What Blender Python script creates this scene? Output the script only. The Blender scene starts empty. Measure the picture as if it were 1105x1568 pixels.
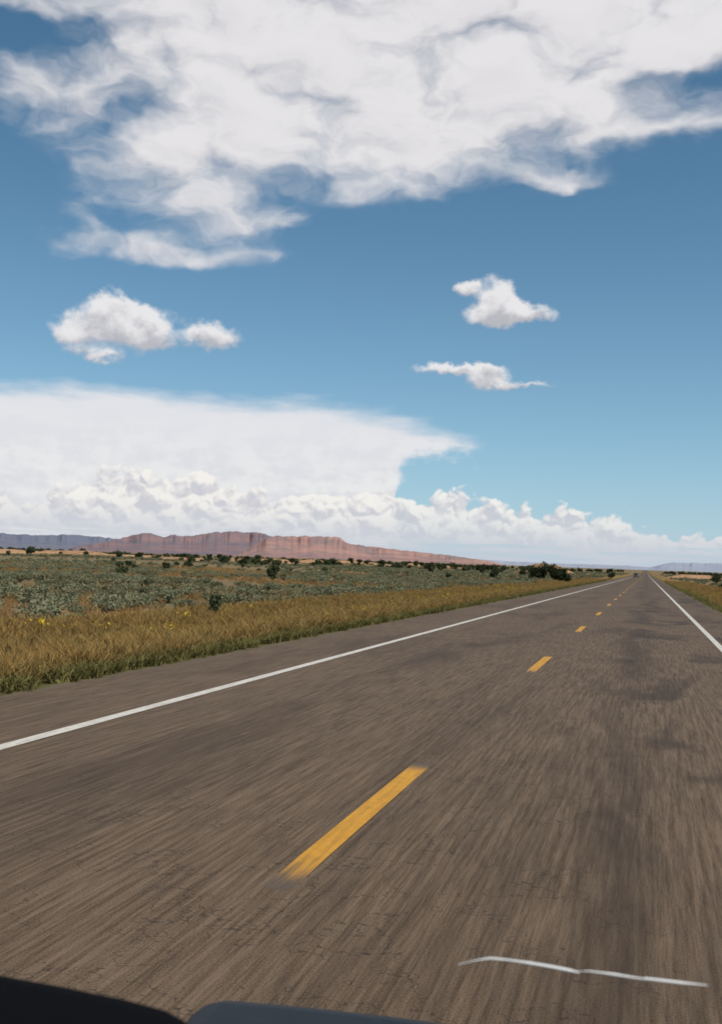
import bpy, math
import numpy as np
from mathutils import Matrix, Vector, noise as mnoise
rng=np.random.default_rng(7)
sc=bpy.context.scene
sc.view_settings.view_transform='Standard'; sc.view_settings.look='None'
sc.view_settings.exposure=0; sc.view_settings.gamma=1
rad=math.radians

# ------------------------------------------------------------ node helper
class X:
    def __init__(s,nt,sock): s.nt=nt; s.s=sock
    def _m(s,op,*o,clamp=False):
        n=s.nt.nodes.new('ShaderNodeMath'); n.operation=op; n.use_clamp=clamp
        for i,v in enumerate((s,)+o):
            if isinstance(v,X): s.nt.links.new(v.s,n.inputs[i])
            else: n.inputs[i].default_value=v
        return X(s.nt,n.outputs[0])
    def __add__(s,o): return s._m('ADD',o)
    def __radd__(s,o): return s._m('ADD',o)
    def __sub__(s,o): return s._m('SUBTRACT',o)
    def __rsub__(s,o): return (s*-1.0)+o
    def __mul__(s,o): return s._m('MULTIPLY',o)
    def __rmul__(s,o): return s._m('MULTIPLY',o)
    def __truediv__(s,o): return s._m('DIVIDE',o)
    def max(s,o): return s._m('MAXIMUM',o)
    def min(s,o): return s._m('MINIMUM',o)
    def exp(s): return s._m('EXPONENT')
    def abs(s): return s._m('ABSOLUTE')
    def mad(s,a,b): return s._m('MULTIPLY_ADD',a,b)
def ss(x,a,b,lo=0.0,hi=1.0):
    n=x.nt.nodes.new('ShaderNodeMapRange'); n.interpolation_type='SMOOTHSTEP'
    x.nt.links.new(x.s,n.inputs[0])
    for i,v in ((1,a),(2,b),(3,lo),(4,hi)):
        if isinstance(v,X): x.nt.links.new(v.s,n.inputs[i])
        else: n.inputs[i].default_value=v
    return X(x.nt,n.outputs[0])
def vec(nt,*c):
    n=nt.nodes.new('ShaderNodeCombineXYZ')
    for i,v in enumerate(c):
        if isinstance(v,X): nt.links.new(v.s,n.inputs[i])
        else: n.inputs[i].default_value=v
    return n.outputs[0]
def sep(nt,v):
    n=nt.nodes.new('ShaderNodeSeparateXYZ'); nt.links.new(v,n.inputs[0])
    return [X(nt,o) for o in n.outputs]
def noise(nt,v,scale,detail=4,rough=.5,dist=0.0,col=False,dim='3D'):
    n=nt.nodes.new('ShaderNodeTexNoise'); n.noise_dimensions=dim; nt.links.new(v,n.inputs['Vector'])
    n.inputs['Scale'].default_value=scale; n.inputs['Detail'].default_value=detail
    n.inputs['Roughness'].default_value=rough; n.inputs['Distortion'].default_value=dist
    if col: return sep(nt,n.outputs[1])
    return X(nt,n.outputs[0])
def voro(nt,v,scale,detail=0,rough=.5,feature='F1',dim='3D'):
    n=nt.nodes.new('ShaderNodeTexVoronoi'); n.voronoi_dimensions=dim; n.feature=feature; nt.links.new(v,n.inputs['Vector'])
    n.inputs['Scale'].default_value=scale
    if 'Detail' in n.inputs: n.inputs['Detail'].default_value=detail; n.inputs['Roughness'].default_value=rough
    return X(nt,n.outputs['Distance'])
def mix(nt,f,a,b,blend='MIX'):
    n=nt.nodes.new('ShaderNodeMix'); n.data_type='RGBA'; n.blend_type=blend
    if isinstance(f,X): nt.links.new(f.s,n.inputs[0])
    else: n.inputs[0].default_value=f
    for i,v in ((6,a),(7,b)):
        if isinstance(v,(tuple,list)): n.inputs[i].default_value=(v[0],v[1],v[2],1)
        else: nt.links.new(v,n.inputs[i])
    return n.outputs[2]
def curve(x,pts):
    n=x.nt.nodes.new('ShaderNodeFloatCurve'); x.nt.links.new(x.s,n.inputs['Value'])
    c=n.mapping.curves[0]
    while len(c.points)>2: c.points.remove(c.points[1])
    c.points[0].location=pts[0]; c.points[-1].location=pts[-1]
    for p in pts[1:-1]: c.points.new(*p)
    for p in c.points: p.handle_type='AUTO_CLAMPED'
    n.mapping.update()
    return X(x.nt,n.outputs[0])

# ------------------------------------------------------------ sky
SUN_AZ, SUN_EL = 125.0, 56.0
w=bpy.data.worlds.new("World"); sc.world=w; w.use_nodes=True; nt=w.node_tree; nt.nodes.clear()
out=nt.nodes.new('ShaderNodeOutputWorld'); bg=nt.nodes.new('ShaderNodeBackground'); bg.inputs[1].default_value=0.1
nt.links.new(bg.outputs[0],out.inputs[0])
sky=nt.nodes.new('ShaderNodeTexSky'); sky.sky_type='NISHITA'; sky.sun_disc=False
sky.sun_elevation=rad(SUN_EL); sky.sun_rotation=rad(SUN_AZ); sky.altitude=1500; sky.air_density=1.0; sky.dust_density=0.6; sky.ozone_density=2.0
tc=nt.nodes.new('ShaderNodeTexCoord')
dx,dy,dz=sep(nt,tc.outputs['Generated'])
R2D=57.29578
az=dx._m('ARCTAN2',dy)*R2D
el=dz.min(1.0).max(-1.0)._m('ARCSINE')*R2D

# cloud masses: (bearing, elevation, half-width, half-height, weight) in degrees
A=[(-17.5,29.5,20,3.2,1.25),(-20.5,25.0,10.0,3.4,1.1),(-14.0,22.4,7.5,1.7,0.9),(-27.0,20.9,4.3,2.4,0.85),(-24.0,18.5,4.0,1.5,0.6),(-27.0,16.3,6.2,0.6,0.75),(-31.8,17.3,1.1,1.3,0.5),(-34.8,23.6,3.4,1.4,0.7),(-5.0,24.7,8.0,2.0,0.85),(1.9,27.6,6,2.4,0.9),(-5.32,20.85,2.6,0.5,0.6),(0.6,23.0,5.0,0.6,0.55),(-20.0,18.3,3.2,0.5,0.35),(-35.8,26.1,1.8,0.8,-0.6),(-12.0,24.2,1.8,0.9,-0.25),(1.5,25.2,3.0,0.5,-0.4)]
B=[(-29.3,12.45,2.3,1.05,1),(-29.7,13.4,1.25,0.85,.8),(-27.6,12.15,1.1,1.0,.8),(-31.9,11.75,1.2,0.75,.75),(-30.3,10.7,1.7,0.45,.6),(-24.25,12.15,1.5,0.75,1),(-8.4,14.8,1.0,1.15,1),(-8.6,13.95,1.8,0.62,.85),(-6.5,14.0,1.4,0.52,.8),(-10.1,15.35,.7,0.45,.85),(-10.9,10.95,2.2,0.36,.8),(-8.82,10.6,1.3,0.6,.8),(-7.0,10.1,2.3,0.26,.6)]
def blobs(a,e,L,height=False):
    tot=None; hh=None
    for b in L:
        u=a.mad(1/b[2],-b[0]/b[2]); v=e.mad(1/b[3],-b[1]/b[3])
        t=((v.mad(v,u*u))*-1.0).exp()*b[4]
        tot=t if tot is None else tot+t
        if height: hh=t*v if hh is None else t.mad(v,hh)
    return (tot,hh) if height else tot
D2='2D'
n3=noise(nt,vec(nt,az*0.10,el*0.17,0.0),2.4,3,.5,col=True,dim=D2)
aw=az+(n3[0]-.5)*4.5; ew=el+(n3[1]-.5)*2.2
MA=blobs(aw,ew,A).min(1.1)
f1=noise(nt,vec(nt,aw*0.10+7.3,ew*0.21+2.1,0.0),2.1,6,.52,0.15,dim=D2)
f2=noise(nt,vec(nt,(aw+.35)*.10+7.3,(ew+.8)*.21+2.1,0.0),2.1,3,.52,0.15,dim=D2)
dA=MA+(f1-.5)*1.6*ss(MA,.02,.35)
n4=noise(nt,vec(nt,az*0.5+3,el*0.6+1,0.0),1.5,5,.58,col=True,dim=D2)
aw=az+(n4[0]-.5)*1.5; ew=el+(n4[1]-.5)*1.3
MB,HB=blobs(aw,ew,B,True)
hB=HB/MB.max(.001)
fb=n4[2]-.5
dB=MB.min(1.1)+fb*.4
an=(az+40.0)/50.0
def C(l): return [((a+40)/50,e/10) for a,e in l]
top=curve(an,C([(-40,9.0),(-35.3,9.1),(-30.3,9.28),(-25,9.11),(-19.6,8.97),(-15.9,8.75),(-12.6,8.2),(-10.4,7.53),(-8.9,6.85),(-8.0,6.4),(10,6.0)]))*10.0
low=curve(an,C([(-40,0),(-14.5,0.0),(-13.6,4.3),(-12.9,5.47),(-11.8,6.05),(-10.4,6.35),(-8.9,6.7),(-7.8,7.2),(10,9.9)]))*10.0
wn=noise(nt,vec(nt,az*0.12+5,el*0.5,0.0),2.0,5,.55,dim=D2)-.5
wn2=n4[1]-.5
aC=ss(top-el+wn*1.6,-0.3,1.2)*ss(el-low+wn2*2.4+wn*2.4,-.6,1.2)*0.95
ctop=curve(an,C([(-40,3.6),(-35.1,3.6),(-31.7,3.9),(-30.1,5.0),(-28.4,5.06),(-26.6,4.8),(-24.9,5.4),(-23,4.36),(-20.5,4.28),(-16.9,4.5),(-13.6,4.6),(-12.4,4.0),(-10.6,4.55),(-8.1,4.1),(-5.6,3.75),(-2.1,3.7),(.7,2.75),(3.8,2.9),(10,2.8)]))*10.0
q=noise(nt,vec(nt,az,el,0.0),0.8,2,.5,dim=D2)
def bill(a,e):
    v=vec(nt,a+q*0.9,e*1.2+q*0.9,0.0)
    return 1.0-voro(nt,v,0.55,3,.5,dim=D2)
b0=bill(az,el); b1=bill(az+0.14,el+0.28)
aD=ss(ctop-el+(b0-.55)*1.3,-0.02,0.34)
shD=ss(b0-b1,-.34,.24)
band=noise(nt,vec(nt,az*0.10,el*2.2,0.0),1.6,4,.6,dim=D2)
lowf=ss(el,0.6,3.4)
gapD=ss(band+lowf*0.6,.42,.62,0.35,1.0)
S=10.0
def c(r,g,b): return (r*S,g*S,b*S)
skyc=mix(nt,1.0,sky.outputs[0],(0.60,0.96,0.96),'MULTIPLY')
hz=((el.max(0.0))*(-1/7.5)).exp()
skyc=mix(nt,hz*0.86,skyc,c(.45,.57,.71))
colC=mix(nt,ss(wn2+wn,-.2,.2),c(.74,.74,.77),c(.85,.84,.83))
colC=mix(nt,ss(el,3.0,9.0),colC,c(.78,.78,.81))
col=mix(nt,aC,skyc,colC)
colD=mix(nt,shD,c(.60,.60,.65),c(.93,.90,.85))
colD=mix(nt,lowf,c(.60,.63,.69),colD)
col=mix(nt,aD*gapD*0.9,col,colD)
hz2=((el.max(0.0))*(-1/1.5)).exp()
col=mix(nt,hz2*0.6,col,c(.54,.58,.66))
colB=mix(nt,ss(hB+fb*2.0,-.8,.4),c(.51,.50,.53),c(.86,.84,.84))
col=mix(nt,ss(dB,.24,.76)*0.92,col,colB)
colA=mix(nt,ss(f1-f2,-.26,.2),c(.67,.655,.68),c(.79,.775,.785))
colA=mix(nt,ss(dA,.6,1.3)*.6,colA,c(.82,.80,.81))
col=mix(nt,ss(dA,.10,1.18)*0.97,col,colA)
nt.links.new(col,bg.inputs[0])
w.cycles.sampling_method='NONE'

sd=bpy.data.lights.new("sun","SUN"); sd.energy=4.1; sd.angle=rad(.5); sd.color=(1,.92,.80)
so=bpy.data.objects.new("sun",sd); sc.collection.objects.link(so)
sv=Vector((math.sin(rad(SUN_AZ))*math.cos(rad(SUN_EL)),math.cos(rad(SUN_AZ))*math.cos(rad(SUN_EL)),math.sin(rad(SUN_EL))))
so.rotation_euler=sv.to_track_quat('Z','Y').to_euler(); so.location=(20,-20,40)

# ------------------------------------------------------------ camera
cd=bpy.data.cameras.new("camera"); cam=bpy.data.objects.new("camera",cd); sc.collection.objects.link(cam); sc.camera=cam
cd.sensor_fit='VERTICAL'; cd.sensor_height=36; cd.lens=36.05; cd.clip_start=.05; cd.clip_end=60000
cd.dof.use_dof=True; cd.dof.focus_distance=4.0; cd.dof.aperture_fstop=8
cam.matrix_world=Matrix.Translation((0,0,1.73))@Matrix.Rotation(rad(15.6),4,'Z')@Matrix.Rotation(rad(92.87),4,'X')@Matrix.Rotation(rad(2.0),4,'Z')

# ------------------------------------------------------------ material helper
def mat(name,rough=.9,spec=.2):
    m=bpy.data.materials.new(name); m.use_nodes=True; t=m.node_tree
    b=t.nodes['Principled BSDF']; b.inputs['Roughness'].default_value=rough; b.inputs['Specular IOR Level'].default_value=spec
    return m,t,b
def wpos(t):
    g=t.nodes.new('ShaderNodeNewGeometry'); return g.outputs['Position']
def bump(t,b,h,strength,dist):
    n=t.nodes.new('ShaderNodeBump'); n.inputs['Strength'].default_value=strength; n.inputs['Distance'].default_value=dist
    t.links.new(h.s,n.inputs['Height']); t.links.new(n.outputs[0],b.inputs['Normal'])
def link(ob): sc.collection.objects.link(ob); return ob
def meshob(name,V,F,m=None,smooth=False,do_link=True):
    me=bpy.data.meshes.new(name)
    me.from_pydata([tuple(v) for v in V] if not isinstance(V,np.ndarray) else V.tolist(),[],F if not isinstance(F,np.ndarray) else F.tolist())
    me.update()
    if m: me.materials.append(m)
    if smooth: me.polygons.foreach_set('use_smooth',[True]*len(me.polygons))
    ob=bpy.data.objects.new(name,me)
    return link(ob) if do_link else ob

# ------------------------------------------------------------ terrain
def sst(x,a,b):
    t=np.clip((x-a)/(b-a),0,1); return t*t*(3-2*t)
def Hy(y): return 2.0*sst(y,350,1500)+12.0*sst(y,1500,4200)
def H(x,y):
    x=np.asarray(x,float); y=np.asarray(y,float)
    ax=np.abs(x+2)
    lat=sst(ax,22,120)
    u=0.7*np.sin(x/47+1.3)*np.sin(y/61+.4)+.35*np.sin(x/19+y/27)
    ditch=-0.22*np.exp(-((ax-8.6)/1.9)**2)
    return Hy(y)+lat*u*sst(np.hypot(x,y),25,140)+ditch*sst(ax,5.2,7.5)-0.04
ys=np.concatenate([np.arange(-60,60,1.5),np.arange(60,200,4),np.arange(200,600,12),np.arange(600,2000,50),np.arange(2000,5000,250),[5000,6500,8500,12000,20000,35000]])
xs=np.concatenate([[-30000,-16000,-9000,-5000,-3000,-2000],np.arange(-1500,-500,70),np.arange(-500,-150,16),np.arange(-150,-30,3),np.arange(-30,26,.8),np.arange(26,100,4),np.arange(100,500,25),[600,900,1500,3000,6000,12000,25000]])
XX,YY=np.meshgrid(xs,ys); ZZ=H(XX,YY)
V=np.stack([XX.ravel(),YY.ravel(),ZZ.ravel()],1)
nx=len(xs); ny=len(ys)
i=np.arange(nx-1)[None,:]+np.arange(ny-1)[:,None]*nx; i=i.ravel()
Fq=np.stack([i,i+1,i+1+nx,i+nx],1)
m,t,b=mat('ground',1.0,.05)
P=wpos(t); px,py,pz=sep(t,P)
n1=noise(t,P,.35,4,.6,dim=D2); n2=noise(t,P,4.0,5,.65,dim=D2); n3=noise(t,vec(t,px*.012,py*.03,0.0),1.0,5,.6,dim=D2); n4=noise(t,P,.9,3,.6,dim=D2)
ax=(px+2.02).abs()                       # distance from road axis
wob=(n4-.5)*1.6
soil=mix(t,n2,(.15,.092,.048),(.25,.16,.09))
veg=mix(t,n2,(.11,.105,.055),(.20,.19,.105))
field=mix(t,ss(n1,.40,.60),soil,veg)
field=mix(t,ss(n3,.54,.65)*0.8,field,(.31,.18,.085))
gold=mix(t,n2,(.14,.088,.032),(.29,.185,.07))
green=mix(t,n2,(.07,.066,.024),(.14,.125,.05))
gold=mix(t,ss(n1,.55,.7)*0.5,gold,green)
g1=mix(t,ss(ax+wob,10.3,12.0),gold,field)
g1=mix(t,ss(ax+wob*.5,6.0,7.0),green,g1)
g1=mix(t,ss(ax+wob*.15,5.45,5.65),(.14,.115,.088),g1)
t.links.new(g1,b.inputs['Base Color'])
ground=meshob('ground',V,Fq,m,True)

# ------------------------------------------------------------ road
m,t,b=mat('asphalt',.75,.18)
P=wpos(t); px,py,pz=sep(t,P)
stk=noise(t,vec(t,px*26,py*.9,0.0),1.0,4,.62,dim=D2)
stk2=noise(t,vec(t,px*75,py*4,0.0),1.0,3,.6,dim=D2)
agg=noise(t,P,85,2,.75,dim=D2)
big=noise(t,vec(t,px*.9,py*.11,0.0),1.0,4,.6,.4,dim=D2)
pat=noise(t,vec(t,px*.55+3,py*.28+4,0.0),1.0,4,.55,.5,dim=D2)
crk=noise(t,vec(t,px*.7,py*.9+9,0.0),1.3,5,.65,dim=D2)
val=.50*stk+.25*stk2+.40*agg
base=mix(t,ss(val,.34,.84),(.055,.034,.019),(.205,.143,.094))
base=mix(t,ss(big,.48,.74)*0.45,base,(.052,.034,.022))
right=ss(px,-1.2,.2)
base=mix(t,ss(pat,.49,.66)*(right*.5+.12),base,(.034,.024,.018))
def strip(c0,wd): 
    u=(px-c0)*(1/wd); return (u*u*-1.0).exp()
oil=(strip(0.0,.5)+strip(-3.7,.5))*ss(big,.35,.65)*.38
base=mix(t,oil,base,(.036,.025,.018))
ridge=(crk-.5).abs()
crack=ss(ridge,.0,.008,1.0,0.0)*ss(noise(t,P,.15,2,.5,dim=D2),.44,.55)*.6
base=mix(t,crack,base,(.020,.015,.012))
t.links.new(base,b.inputs['Base Color'])
asph=m
ry=ys[(ys>=-60)&(ys<=5000)]
def strip_mesh(name,x0,x1,yy,dz,m,nxs=2):
    xx=np.linspace(x0,x1,nxs); V=[];F=[]
    for y in yy:
        for x in xx: V.append((x,y,float(Hy(y))+dz))
    for j in range(len(yy)-1):
        for k in range(nxs-1):
            a=j*nxs+k; F.append((a,a+1,a+1+nxs,a+nxs))
    return meshob(name,V,F,m)
V=[];F=[]
prof=[(-7.42,-.30),(-7.36,-.012),(-7.30,.0),(3.26,.0),(3.32,-.012),(3.38,-.30)]
np_=len(prof)
for j,y in enumerate(ry):
    for k,(x,z) in enumerate(prof):
        V.append((x,y,float(Hy(y))+z))
for j in range(len(ry)-1):
    for k in range(np_-1):
        a=j*np_+k; F.append((a,a+1,a+1+np_,a+np_))
road=meshob('road',V,F,asph)

def paint(name,c1,c2,dashed=False):
    m,t,b=mat(name,.6,.3)
    P=wpos(t); px,py,pz=sep(t,P)
    s=noise(t,vec(t,px*30,py*1.5,1.0),1.0,5,.65); q=noise(t,P,12,5,.7)
    f=ss(s*.6+q*.4,.36,.62)
    colr=mix(t,f,c2,c1)
    wear=ss(q*.5+s*.5,.57,.70)*.75
    if dashed:
        fr=((py-5.2)/12.2)._m('FRACT')*12.2
        e=ss(fr+(s-.5)*.9,0.05,.75)*ss(fr+(s-.5)*.5,3.3,3.65,1.0,0.0)
        wear=wear.max(1.0-e)
    colr=mix(t,wear,colr,mix(t,s,(.055,.037,.023),(.15,.108,.073)))
    t.links.new(colr,b.inputs['Base Color']); return m
mw=paint('white_paint',(.66,.62,.55),(.42,.38,.33)); my=paint('yellow_paint',(.60,.29,.022),(.40,.19,.02),True)
strip_mesh('white_edge_line',-5.52,-5.37,ry,.004,mw)
strip_mesh('white_edge_line',1.69,1.84,ry,.004,mw)
V=[];F=[]
for k in range(-2,160):
    y0=5.2+12.2*k
    st_=(0,.35,.6,1.9,3.1,3.4,3.7); dzs=(.0004,.0016,.004,.004,.004,.0016,.0004); n=len(st_)
    for s_,z_ in zip(st_,dzs):
        y=y0+s_
        for x in (-1.925,-1.765): V.append((x,y,float(np.interp(y,ry,Hy(ry)))+(z_ if k<4 else .004)))
    o=len(V)-2*n
    for j in range(n-1): F.append((o+2*j,o+2*j+1,o+2*j+3,o+2*j+2))
meshob('yellow_center_line',V,F,my)

# ------------------------------------------------------------ foliage tools
def leafquads(Pc,size,rng,elong=1.6,up=0.0):
    n=len(Pc)
    d1=rng.normal(size=(n,3)); d1[:,2]+=up; d1/=np.linalg.norm(d1,axis=1)[:,None]
    d2=rng.normal(size=(n,3)); d2-=d1*(d1*d2).sum(1)[:,None]; d2/=np.linalg.norm(d2,axis=1)[:,None]
    s=(size*(.6+.8*rng.random(n)))[:,None]
    V=np.stack([Pc-d1*s*elong/2,Pc+d2*s/2,Pc+d1*s*elong/2,Pc-d2*s/2],1).reshape(-1,3)
    F=np.arange(4*n).reshape(-1,4); return V,F
def crown(rng,center,rx,ry_,rz,lobes,n,size,lobe_r=.45,flat=False,up=0.0):
    L=rng.normal(size=(lobes,3)); L/=np.linalg.norm(L,axis=1)[:,None]; L*=(rng.random((lobes,1))**.4)*.75
    if flat: L[:,2]=np.abs(L[:,2])*.8
    lr=lobe_r*(.6+.7*rng.random(lobes))
    k=rng.integers(0,lobes,n); d=rng.normal(size=(n,3)); d/=np.linalg.norm(d,axis=1)[:,None]
    Pp=L[k]+d*(lr[k]*(rng.random(n)**.35))[:,None]
    Pc=Pp*np.array([rx,ry_,rz])+np.array(center)
    Pc=Pc[Pc[:,2]>0.02]
    return leafquads(Pc,size,rng,up=up)
def tube(P0,P1,r0,r1,k=6):
    P0=Vector(P0);P1=Vector(P1); d=(P1-P0).normalized(); a=d.orthogonal().normalized(); bb=d.cross(a)
    V=[];F=[]
    for p,r in ((P0,r0),(P1,r1)):
        for j in range(k):
            an_=2*math.pi*j/k; V.append(p+a*math.cos(an_)*r+bb*math.sin(an_)*r)
    for j in range(k): F.append((j,(j+1)%k,k+(j+1)%k,k+j))
    return np.array([tuple(v) for v in V]),np.array(F)
def join(parts):
    V=[];F=[];o=0;mi=[]
    for v,f,m_ in parts:
        V.append(v);F.append(f+o);o+=len(v);mi+= [m_]*len(f)
    return np.concatenate(V),np.concatenate(F),mi
def foliage(name,dark,light,dry=None,dr=(.62,.9)):
    m,t,b=mat(name,.9,.05)
    oi=t.nodes.new('ShaderNodeObjectInfo'); rnd=X(t,oi.outputs['Random'])
    g=t.nodes.new('ShaderNodeNewGeometry'); ri=X(t,g.outputs['Random Per Island'])
    f=ss(ri*.45+rnd*.55,.05,.95)
    cc=mix(t,f,dark,light)
    if dry: cc=mix(t,ss(rnd,*dr)*.7,cc,dry)
    t.links.new(cc,b.inputs['Base Color']); return m
m_sage=foliage('sage_leaves',(.125,.128,.072),(.245,.245,.150),(.21,.165,.085),(.72,.96))
m_gold=foliage('dry_grass',(.20,.122,.042),(.40,.255,.092),(.20,.165,.065))
m_green=foliage('green_grass',(.10,.09,.03),(.20,.175,.065))
m_red=foliage('rust_grass',(.20,.12,.05),(.37,.235,.10))
m_jun=foliage('juniper_leaves',(.022,.032,.015),(.085,.10,.048))
m_yel=foliage('yellow_flowers',(.35,.24,.02),(.6,.42,.03))
m_bark,t_,b_=mat('bark',.9,.1)
nn=noise(t_,wpos(t_),9,4,.6); t_.links.new(mix(t_,nn,(.05,.035,.025),(.14,.10,.07)),b_.inputs['Base Color'])

def scatter(name,pts,templates,smin,smax,seed):
    me=bpy.data.meshes.new(name); me.from_pydata([tuple(p) for p in pts.tolist()],[],[]); me.update()
    ob=link(bpy.data.objects.new(name,me))
    coll=bpy.data.collections.new(name+'_parts')
    for tpl in templates: coll.objects.link(tpl)
    ng=bpy.data.node_groups.new(name,'GeometryNodeTree')
    ng.interface.new_socket('Geometry',in_out='INPUT',socket_type='NodeSocketGeometry')
    ng.interface.new_socket('Geometry',in_out='OUTPUT',socket_type='NodeSocketGeometry')
    N=ng.nodes.new; gi=N('NodeGroupInput'); go=N('NodeGroupOutput'); ip=N('GeometryNodeInstanceOnPoints'); ci=N('GeometryNodeCollectionInfo')
    ci.inputs['Collection'].default_value=coll; ci.inputs['Separate Children'].default_value=True; ci.inputs['Reset Children'].default_value=True
    ip.inputs['Pick Instance'].default_value=True
    r1=N('FunctionNodeRandomValue'); r1.data_type='FLOAT_VECTOR'; r1.inputs[0].default_value=(0,0,0); r1.inputs[1].default_value=(.0,.0,6.28); r1.inputs['Seed'].default_value=seed
    r2=N('FunctionNodeRandomValue'); r2.data_type='FLOAT'; r2.inputs[2].default_value=smin; r2.inputs[3].default_value=smax; r2.inputs['Seed'].default_value=seed+1
    ng.links.new(gi.outputs[0],ip.inputs['Points']); ng.links.new(ci.outputs[0],ip.inputs['Instance'])
    ng.links.new(r1.outputs[0],ip.inputs['Rotation']); ng.links.new(r2.outputs[1],ip.inputs['Scale'])
    ng.links.new(ip.outputs[0],go.inputs[0])
    md=ob.modifiers.new('scatter','NODES'); md.node_group=ng
    return ob
def tpl(name,parts,mats):
    V,F,mi=join(parts); ob=meshob(name,V,F,None,False,False)
    for mm in mats: ob.data.materials.append(mm)
    ob.data.polygons.foreach_set('material_index',mi); return ob
def sage(k,mm,n=750,size=.05):
    r=np.random.default_rng(100+k)
    v,f=crown(r,(0,0,.22),.62,.58,.34,10,n,size,.42,True,up=.9)
    parts=[(v,f,0)]
    for j in range(6):
        an_=r.random()*6.28; v2,f2=tube((0,0,0),(math.cos(an_)*.35,math.sin(an_)*.35,.32),.02,.008,4); parts.append((v2,f2,1))
    return tpl('sagebrush_plant',parts,[mm,m_bark])
sages=[sage(k,m_sage) for k in range(4)]
sages_far=[sage(10+k,m_sage,260,.10) for k in range(4)]
def tuft(k,mm,h=.36,n=46,spread=.16,flower=None):
    r=np.random.default_rng(200+k); V=[];F=[];mi=[]
    for j in range(n):
        a_=r.random()*6.28; rr=spread*math.sqrt(r.random()); x,y=rr*math.cos(a_),rr*math.sin(a_)
        hh=h*(.55+.6*r.random()); lx,ly=r.normal()*.10,r.normal()*.10; wv=.005+.004*r.random(); b_a=r.random()*3.14
        ux,uy=math.cos(b_a)*wv,math.sin(b_a)*wv; o=len(V)
        V+=[(x-ux,y-uy,0),(x+ux,y+uy,0),(x+lx*.5+ux*.8,y+ly*.5+uy*.8,hh*.6),(x+lx*.5-ux*.8,y+ly*.5-uy*.8,hh*.6),(x+lx*1.4+ux*.3,y+ly*1.4,hh),(x+lx*1.4-ux*.3,y+ly*1.4,hh)]
        F+=[(o,o+1,o+2,o+3),(o+3,o+2,o+4,o+5)]; mi+=[0,0]
    parts=[(np.array(V),np.array(F),0)]
    if flower:
        Pc=np.stack([r.normal(size=14)*.12,r.normal(size=14)*.12,h*(.8+.3*r.random(14))],1); v,f=leafquads(Pc,.035,r); parts.append((v,f,1))
    return tpl('grass_tuft',parts,[mm]+([flower] if flower else []))
golds=[tuft(k,m_gold,.26) for k in range(3)]+[tuft(8,m_gold,.34,40,.18)]
greens=[tuft(20+k,m_green,.17,50,.17) for k in range(3)]
reds=[tuft(40+k,m_red,.34,60,.25) for k in range(2)]
flow=[tuft(60,m_green,.38,30,.15,m_yel)]
def wedge(n,r0,r1,a0=-48,a1=16,rng=rng,p=.5):
    a=np.radians(rng.uniform(a0,a1,n)); r_=np.sqrt(rng.uniform(r0*r0,r1*r1,n)) if p==.5 else r0+(r1-r0)*rng.random(n)**p
    return np.stack([r_*np.sin(a),r_*np.cos(a)],1)
def up3(p,dz=0): return np.column_stack([p,H(p[:,0],p[:,1])+dz])
def pn(p,s,o=0): return np.array([mnoise.noise(Vector((x*s+o,y*s,o))) for x,y in p])
P1=wedge(5600,12,130); P2=wedge(9500,130,420); P3=wedge(6000,400,900)
def keep(p,thr,s=.05,vb=11.6):
    axx=np.abs(p[:,0]+2.02); nz=pn(p,s,3.3)
    return p[(axx+nz*2>vb)&(nz>thr+rng.normal(size=len(p))*.15)]
scatter('sagebrush_field',up3(keep(P1,-.16)),sages,.4,1.15,1)
scatter('sagebrush_field',up3(keep(P2,-.10,.02)),sages_far,.6,1.35,5)
scatter('sagebrush_field',up3(keep(P3,.0,.01)),sages_far,1.0,2.1,9)
Pr=wedge(10500,13,170); axx=np.abs(Pr[:,0]+2.02); Pr=Pr[(axx>11)]; Pr=Pr[pn(Pr,.045,8)>-.12]
scatter('rust_grass_patches',up3(Pr),reds,.6,1.2,12)
def verge(n,x0,x1,y0,y1,pw): 
    return np.stack([rng.uniform(x0,x1,n),y0+(y1-y0)*rng.random(n)**pw],1)
G=np.concatenate([verge(19000,-13.4,-8.0,3,70,1.1),verge(8000,-13.6,-8.0,70,260,1.2),verge(2600,4.0,9,6,70,1.0),verge(3000,4.0,9.5,70,260,1.1)])
scatter('verge_grass',up3(G),golds,.6,1.25,20)
G=np.concatenate([verge(4500,-9.2,-7.65,3,90,1.1),verge(2000,-9.0,-7.65,90,220,1),verge(1800,3.55,4.9,5,200,1.2),verge(3500,-14,-8.5,3,120,1)])
scatter('verge_green_grass',up3(G),greens,.6,1.3,23)
G=np.concatenate([verge(110,-13,-9,18,90,1.0),verge(40,4.5,8,15,90,1)])
scatter('yellow_wildflowers',up3(G),flow,.8,1.2,27)

# ------------------------------------------------------------ junipers / shrubs
def juniper(seed,h,wd,n=2200,name='juniper_tree',size=.11,lobes=16,do_link=True):
    r=np.random.default_rng(seed); parts=[]
    v,f=tube((0,0,-.1),(0,0,h*.45),wd*.06,wd*.035,8); parts.append((v,f,1))
    for j in range(9):
        a_=r.random()*6.28; z0=h*(.12+.3*r.random()); v,f=tube((0,0,z0),(math.cos(a_)*wd*.35,math.sin(a_)*wd*.35,z0+h*.3),wd*.025,wd*.008,5); parts.append((v,f,1))
    v,f=crown(r,(0,0,h*.52),wd*.5,wd*.5,h*.5,lobes,n,size,.36); parts.append((v,f,0))
    ob=tpl(name,parts,[m_jun,m_bark])
    if do_link: link(ob)
    return ob
def put(ob,x,y,s=1.0,rz=0): ob.location=(x,y,float(H(x,y))); ob.scale=(s,)*3; ob.rotation_euler=(0,0,rz); return ob
put(juniper(1,1.75,1.15,1800,size=.08),-29.8,80.3)
put(juniper(2,.80,.45,900,'greasewood_shrub',.045),-12.4,28.5)
parts=[]
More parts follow.
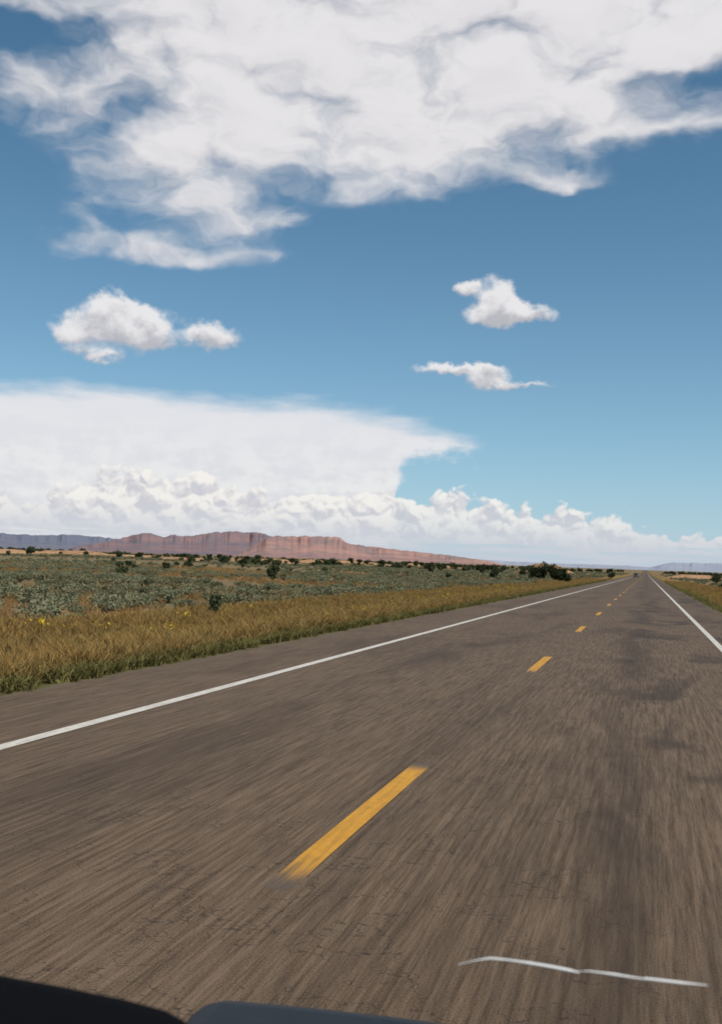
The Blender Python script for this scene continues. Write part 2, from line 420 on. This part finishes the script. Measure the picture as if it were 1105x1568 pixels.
r=np.random.default_rng(5)
for (x,z,wd,hh) in ((-2.1,0,1.5,1.35),(-.9,0,1.6,1.6),(.6,0,1.7,1.5),(1.9,0,1.5,1.35),(2.7,0,.9,.8)):
    v,f=crown(r,(x,r.normal()*.4,hh*.85),wd,1.3,hh,12,1500,.16,.42); parts.append((v,f,0))
    v,f=tube((x,0,-.1),(x+.2,0,hh),.09,.05,6); parts.append((v,f,1))
ob=tpl('roadside_thicket',parts,[m_jun,m_bark]); link(ob); put(ob,-14.4,161.5)
for k,(x,y,h_,w_) in enumerate(((-21.4,150,1.6,1.7),(-29.6,258,2.2,2.6),(-33,232,1.6,2.0),(10.5,150,1.2,1.6),(15,240,2.2,2.8),(-9.5,300,2.2,3.0),(-92,250,2.2,3.2),(-70,150,1.0,1.8))):
    put(juniper(30+k,h_,w_,1500,size=.14),x,y)
jt=[juniper(60+k,1.0,1.15,500,'juniper_form',.11,10,False) for k in range(4)]
D=wedge(2100,450,1600,-48,14,p=.8); D=D[(np.abs(D[:,0]+2)>22)&(pn(D,.004,2)>-.10)]
scatter('distant_trees',up3(D),jt,1.8,4.6,31)
D=wedge(130,230,460,-48,14); D=D[np.abs(D[:,0]+2)>25]
scatter('distant_trees',up3(D),jt,1.2,2.6,35)
D=wedge(38,60,220,-48,14); D=D[np.abs(D[:,0]+2)>14]
scatter('dark_field_shrubs',up3(D),jt,.6,1.2,39)

# ------------------------------------------------------------ distant car in the other lane
def dcar(x,y):
    e=link(bpy.data.objects.new('oncoming_car',None)); e.location=(x,y,float(Hy(y))+.002)
    mb,t,b=mat('car_paint',.35,.5); n=noise(t,wpos(t),6,2,.5); t.links.new(mix(t,n,(.03,.032,.036),(.045,.047,.05)),b.inputs['Base Color'])
    mg,t,b=mat('car_glass',.1,.6); b.inputs['Base Color'].default_value=(.02,.025,.03,1)
    mt,t,b=mat('tyre_rubber',.9,.1); b.inputs['Base Color'].default_value=(.015,.015,.015,1)
    ml,t,b=mat('headlight',.2,.5); b.inputs['Base Color'].default_value=(.7,.7,.68,1)
    def loft(name,pr,w0,w1,zc,m):
        # side profile (y,z) lofted across the width, upper part narrower
        V=[];F=[];n=len(pr)
        for s in (-1,1):
            for (yy,zz) in pr: V.append((s*(w0 if zz<zc else w1),yy,zz))
        for k in range(n): F.append((k,(k+1)%n,n+(k+1)%n,n+k))
        F.append(tuple(range(n))); F.append(tuple(range(2*n-1,n-1,-1)))
        o=meshob(name,V,F,m); o.parent=e; bv=o.modifiers.new('b','BEVEL'); bv.width=.05; bv.segments=2; return o
    loft('body',[(-2.3,.35),(-2.3,.75),(-2.1,.92),(-1.1,1.02),(1.9,1.05),(2.25,.95),(2.3,.4)],.92,.9,.9,mb)
    loft('cabin',[(-1.05,1.03),(-.35,1.62),(1.55,1.66),(2.05,1.06)],.84,.66,1.3,mg)
    loft('roof',[(-.35,1.63),(-.3,1.70),(1.5,1.73),(1.57,1.67)],.68,.66,1.65,mb)
    for sx in (-.82,.82):
        for yy in (-1.45,1.45):
            v,f=tube((sx-.1,yy,.34),(sx+.1,yy,.34),.34,.34,16)
            o=meshob('wheel',v,[tuple(q) for q in f.tolist()]+[tuple(range(16)),tuple(range(31,15,-1))],mt); o.parent=e
        v,f=tube((sx*.85,-2.33,.72),(sx*.85,-2.28,.72),.10,.12,12)
        o=meshob('headlight',v,[tuple(q) for q in f.tolist()]+[tuple(range(12)),tuple(range(23,11,-1))],ml); o.parent=e
dcar(-3.7,400)

# ------------------------------------------------------------ red earth banks
m,t,b=mat('red_earth',1,.05); P=wpos(t); n=noise(t,P,.5,6,.65); px,py,pz=sep(t,P); n2=noise(t,vec(t,px*.1,py*.1,pz*2),1,4,.6)
t.links.new(mix(t,ss(n*.6+n2*.4,.35,.65),(.25,.13,.065),(.46,.29,.17)),b.inputs['Base Color']); red=m
def bank(name,cx,cy,lx,ly,h,seed,m=red,n=40):
    V=[];F=[]; zb=float(H(cx,cy))-.3
    for j in range(n+1):
        for k in range(n+1):
            u=-1+2*k/n; v=-1+2*j/n; rr=math.hypot(u,v)
            x=cx+u*lx; y=cy+v*ly
            q=mnoise.fractal(Vector((x*.06+seed,y*.06,seed)),1,2,4)
            z=h*max(0,1-rr**1.7)*(1+.8*q)
            z=min(z,h*.8+.15*h*q)
            V.append((x,y,zb+z))
    for j in range(n):
        for k in range(n): a=j*(n+1)+k; F.append((a,a+1,a+n+2,a+n+1))
    return meshob(name,V,F,m,False)
bank('sandstone_outcrop',-46,495,15,14,6.0,1)
for k,(a_,d,lx,h) in enumerate(((-31.5,400,26,3.2),(-28.5,430,26,2.8),(-25.8,450,24,2.8),(-35,380,22,3.4),(-21,620,30,3.4),(-17,700,40,3.4),(-12,640,30,2.8),(2.6,500,16,2.4))):
    bank('red_earth_bank',d*math.sin(rad(a_)),d*math.cos(rad(a_)),lx,16,h,4+k)

# ------------------------------------------------------------ mesas
def hazy(name,c1,c2,c3,zs=.035):  # rock base colours with atmospheric haze painted in, paler and bluer with distance
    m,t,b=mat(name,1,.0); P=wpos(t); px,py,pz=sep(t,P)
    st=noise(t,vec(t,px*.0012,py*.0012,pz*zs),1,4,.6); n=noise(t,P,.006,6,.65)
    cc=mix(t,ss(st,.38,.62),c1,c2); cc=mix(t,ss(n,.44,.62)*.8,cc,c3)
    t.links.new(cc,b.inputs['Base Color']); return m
def escarp(name,tab,D,m,talus=.5,wob=200,step=.04,seed=0,kn=11,hs=.94,rough=.05):
    A_=np.array([q[0] for q in tab]);E_=np.array([q[1] for q in tab])*hs
    az_=np.arange(A_[0],A_[-1]+1e-6,step); V=[];F=[]
    rows=[(-1500,-.05,0),(-1200,.06,.2),(-900,.2,.4),(-640,.38,.7),(-450,.56,.9),(-330,talus+.16,1),(-250,.86,1),(-180,.95,1),(-90,1.0,1),(600,1.0,0),(1600,-.05,0)]
    Es=np.interp(az_,A_,E_); ker=np.hanning(kn); ker/=ker.sum(); Es=np.convolve(np.pad(Es,kn//2,mode='edge'),ker,'valid')
    for a,e in zip(az_,Es):
        n1=mnoise.fractal(Vector((a*.9+seed,0,0)),1,2,4); n2=mnoise.fractal(Vector((a*2.6+seed,5,0)),1,2,4)
        top=D*math.tan(rad(max(e,-.05)))+1.7
        for k,(dr,fz,sh) in enumerate(rows):
            n3_=mnoise.fractal(Vector((a*1.6+seed,k*.35,3)),1,2,4)
            d=D+dr+wob*sh*(n1+.4*n3_)
            z=top*fz*(1+(.12*n3_ if .05<fz<.8 else rough*n2))
            V.append((d*math.sin(rad(a)),d*math.cos(rad(a)),z-(20 if fz<0 else 0)))
    R=len(rows)
    for j in range(len(az_)-1):
        for k in range(R-1): a=j*R+k; F.append((a,a+R,a+R+1,a+1))
    return meshob(name,V,F,m,True)
m_far=hazy('far_haze_tinted_rock',(.15,.165,.215),(.185,.175,.215),(.135,.155,.205))
m_mesa=hazy('mesa_haze_tinted_rock',(.31,.185,.175),(.38,.225,.19),(.20,.165,.165))
m_purple=hazy('purple_haze_tinted_rock',(.20,.145,.16),(.25,.165,.165),(.15,.14,.165))
m_pale=hazy('pale_haze_tinted_rock',(.29,.32,.39),(.32,.335,.395),(.28,.31,.38))
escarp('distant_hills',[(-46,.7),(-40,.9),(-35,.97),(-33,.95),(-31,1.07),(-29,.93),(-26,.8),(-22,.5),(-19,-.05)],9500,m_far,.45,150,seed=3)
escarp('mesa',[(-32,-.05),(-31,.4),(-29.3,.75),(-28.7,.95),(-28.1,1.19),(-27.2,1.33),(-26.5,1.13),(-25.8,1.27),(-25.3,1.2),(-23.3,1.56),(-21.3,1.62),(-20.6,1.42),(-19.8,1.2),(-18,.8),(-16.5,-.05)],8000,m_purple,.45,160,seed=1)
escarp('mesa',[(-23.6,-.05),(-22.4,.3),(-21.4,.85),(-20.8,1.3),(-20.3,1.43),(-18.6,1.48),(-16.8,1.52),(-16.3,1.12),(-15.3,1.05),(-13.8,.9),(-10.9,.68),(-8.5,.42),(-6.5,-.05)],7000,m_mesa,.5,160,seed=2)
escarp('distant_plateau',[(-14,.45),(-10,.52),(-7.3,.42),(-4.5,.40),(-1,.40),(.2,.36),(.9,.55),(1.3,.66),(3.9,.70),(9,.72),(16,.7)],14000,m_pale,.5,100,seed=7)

# ------------------------------------------------------------ car parts around the camera
car=link(bpy.data.objects.new('car',None)); car.location=(0,0,0)
m,t,b=mat('dash_plastic',.95,.05); n=noise(t,wpos(t),180,3,.6); t.links.new(mix(t,n,(.003,.003,.004),(.006,.006,.008)),b.inputs['Base Color']); bump(t,b,n,.2,.002); mdash=m
m,t,b=mat('hood_paint',.5,.3); n=noise(t,wpos(t),25,5,.65); t.links.new(mix(t,n,(.008,.012,.017),(.018,.023,.030)),b.inputs['Base Color']); mhood=m
def lid(name,edge,y_far,y_near,drop,m,bulge=.0):
    """closed curved shell: rounded far edge, top sheet, skirt below"""
    V=[];F=[]
    prof=[(y_near,-drop*.2),((y_near+y_far)/2,bulge),(y_far-.03,0.0),(y_far-.01,-.004),(y_far,-.012),(y_far+.004,-.05),(y_far,-drop)]
    R=len(prof)
    for x,z in edge:
        for y,dz in prof: V.append((x,y,z+dz))
    for j in range(len(edge)-1):
        for k in range(R-1): a=j*R+k; F.append((a,a+1,a+R+1,a+R))
    ob=meshob(name,V,F,m,True); ob.parent=car; return ob
lid('dashboard',[(-.80,1.389),(-.60,1.392),(-.502,1.392),(-.442,1.391),(-.384,1.389),(-.350,1.386),(-.334,1.381),(-.326,1.374),(-.320,1.355),(-.316,1.25)],.75,.40,.3,mdash,-.02)
lid('hood',[(-.575,1.05),(-.570,1.11),(-.560,1.132),(-.545,1.145),(-.52,1.153),(-.43,1.159),(-.30,1.165),(-.183,1.167),(-.1,1.167),(0,1.166),(.4,1.162),(.8,1.15),(.9,1.1)],1.30,.85,.3,mhood,-.02)
cp=[(-.150,1.386,.0003),(-.136,1.391,.0005),(-.122,1.3950,.0010),(-.105,1.3956,.0008),(-.089,1.3954,.0012),(-.070,1.3948,.0013),(-.056,1.3940,.0013),(-.048,1.3934,.0007),(-.046,1.3945,.0002),(-.040,1.3955,.0006),(-.018,1.3956,.0011),(.004,1.3952,.0007),(.007,1.3957,.0012),(.032,1.3962,.0012),(.045,1.3968,.0007),(.055,1.3972,.0003)]
V=[];F=[]
for x,z,r_ in cp:
    for k in range(6): V.append((x,.9+math.sin(k*math.pi/3)*r_,z+math.cos(k*math.pi/3)*r_))
for j in range(len(cp)-1):
    for k in range(6): a=j*6; F.append((a+k,a+(k+1)%6,a+6+(k+1)%6,a+6+k))
m,t,b=mat('glass_crack',.3,.5); b.inputs['Base Color'].default_value=(.85,.85,.83,1)
ob=meshob('windshield_crack',V,F,m,True); ob.parent=car
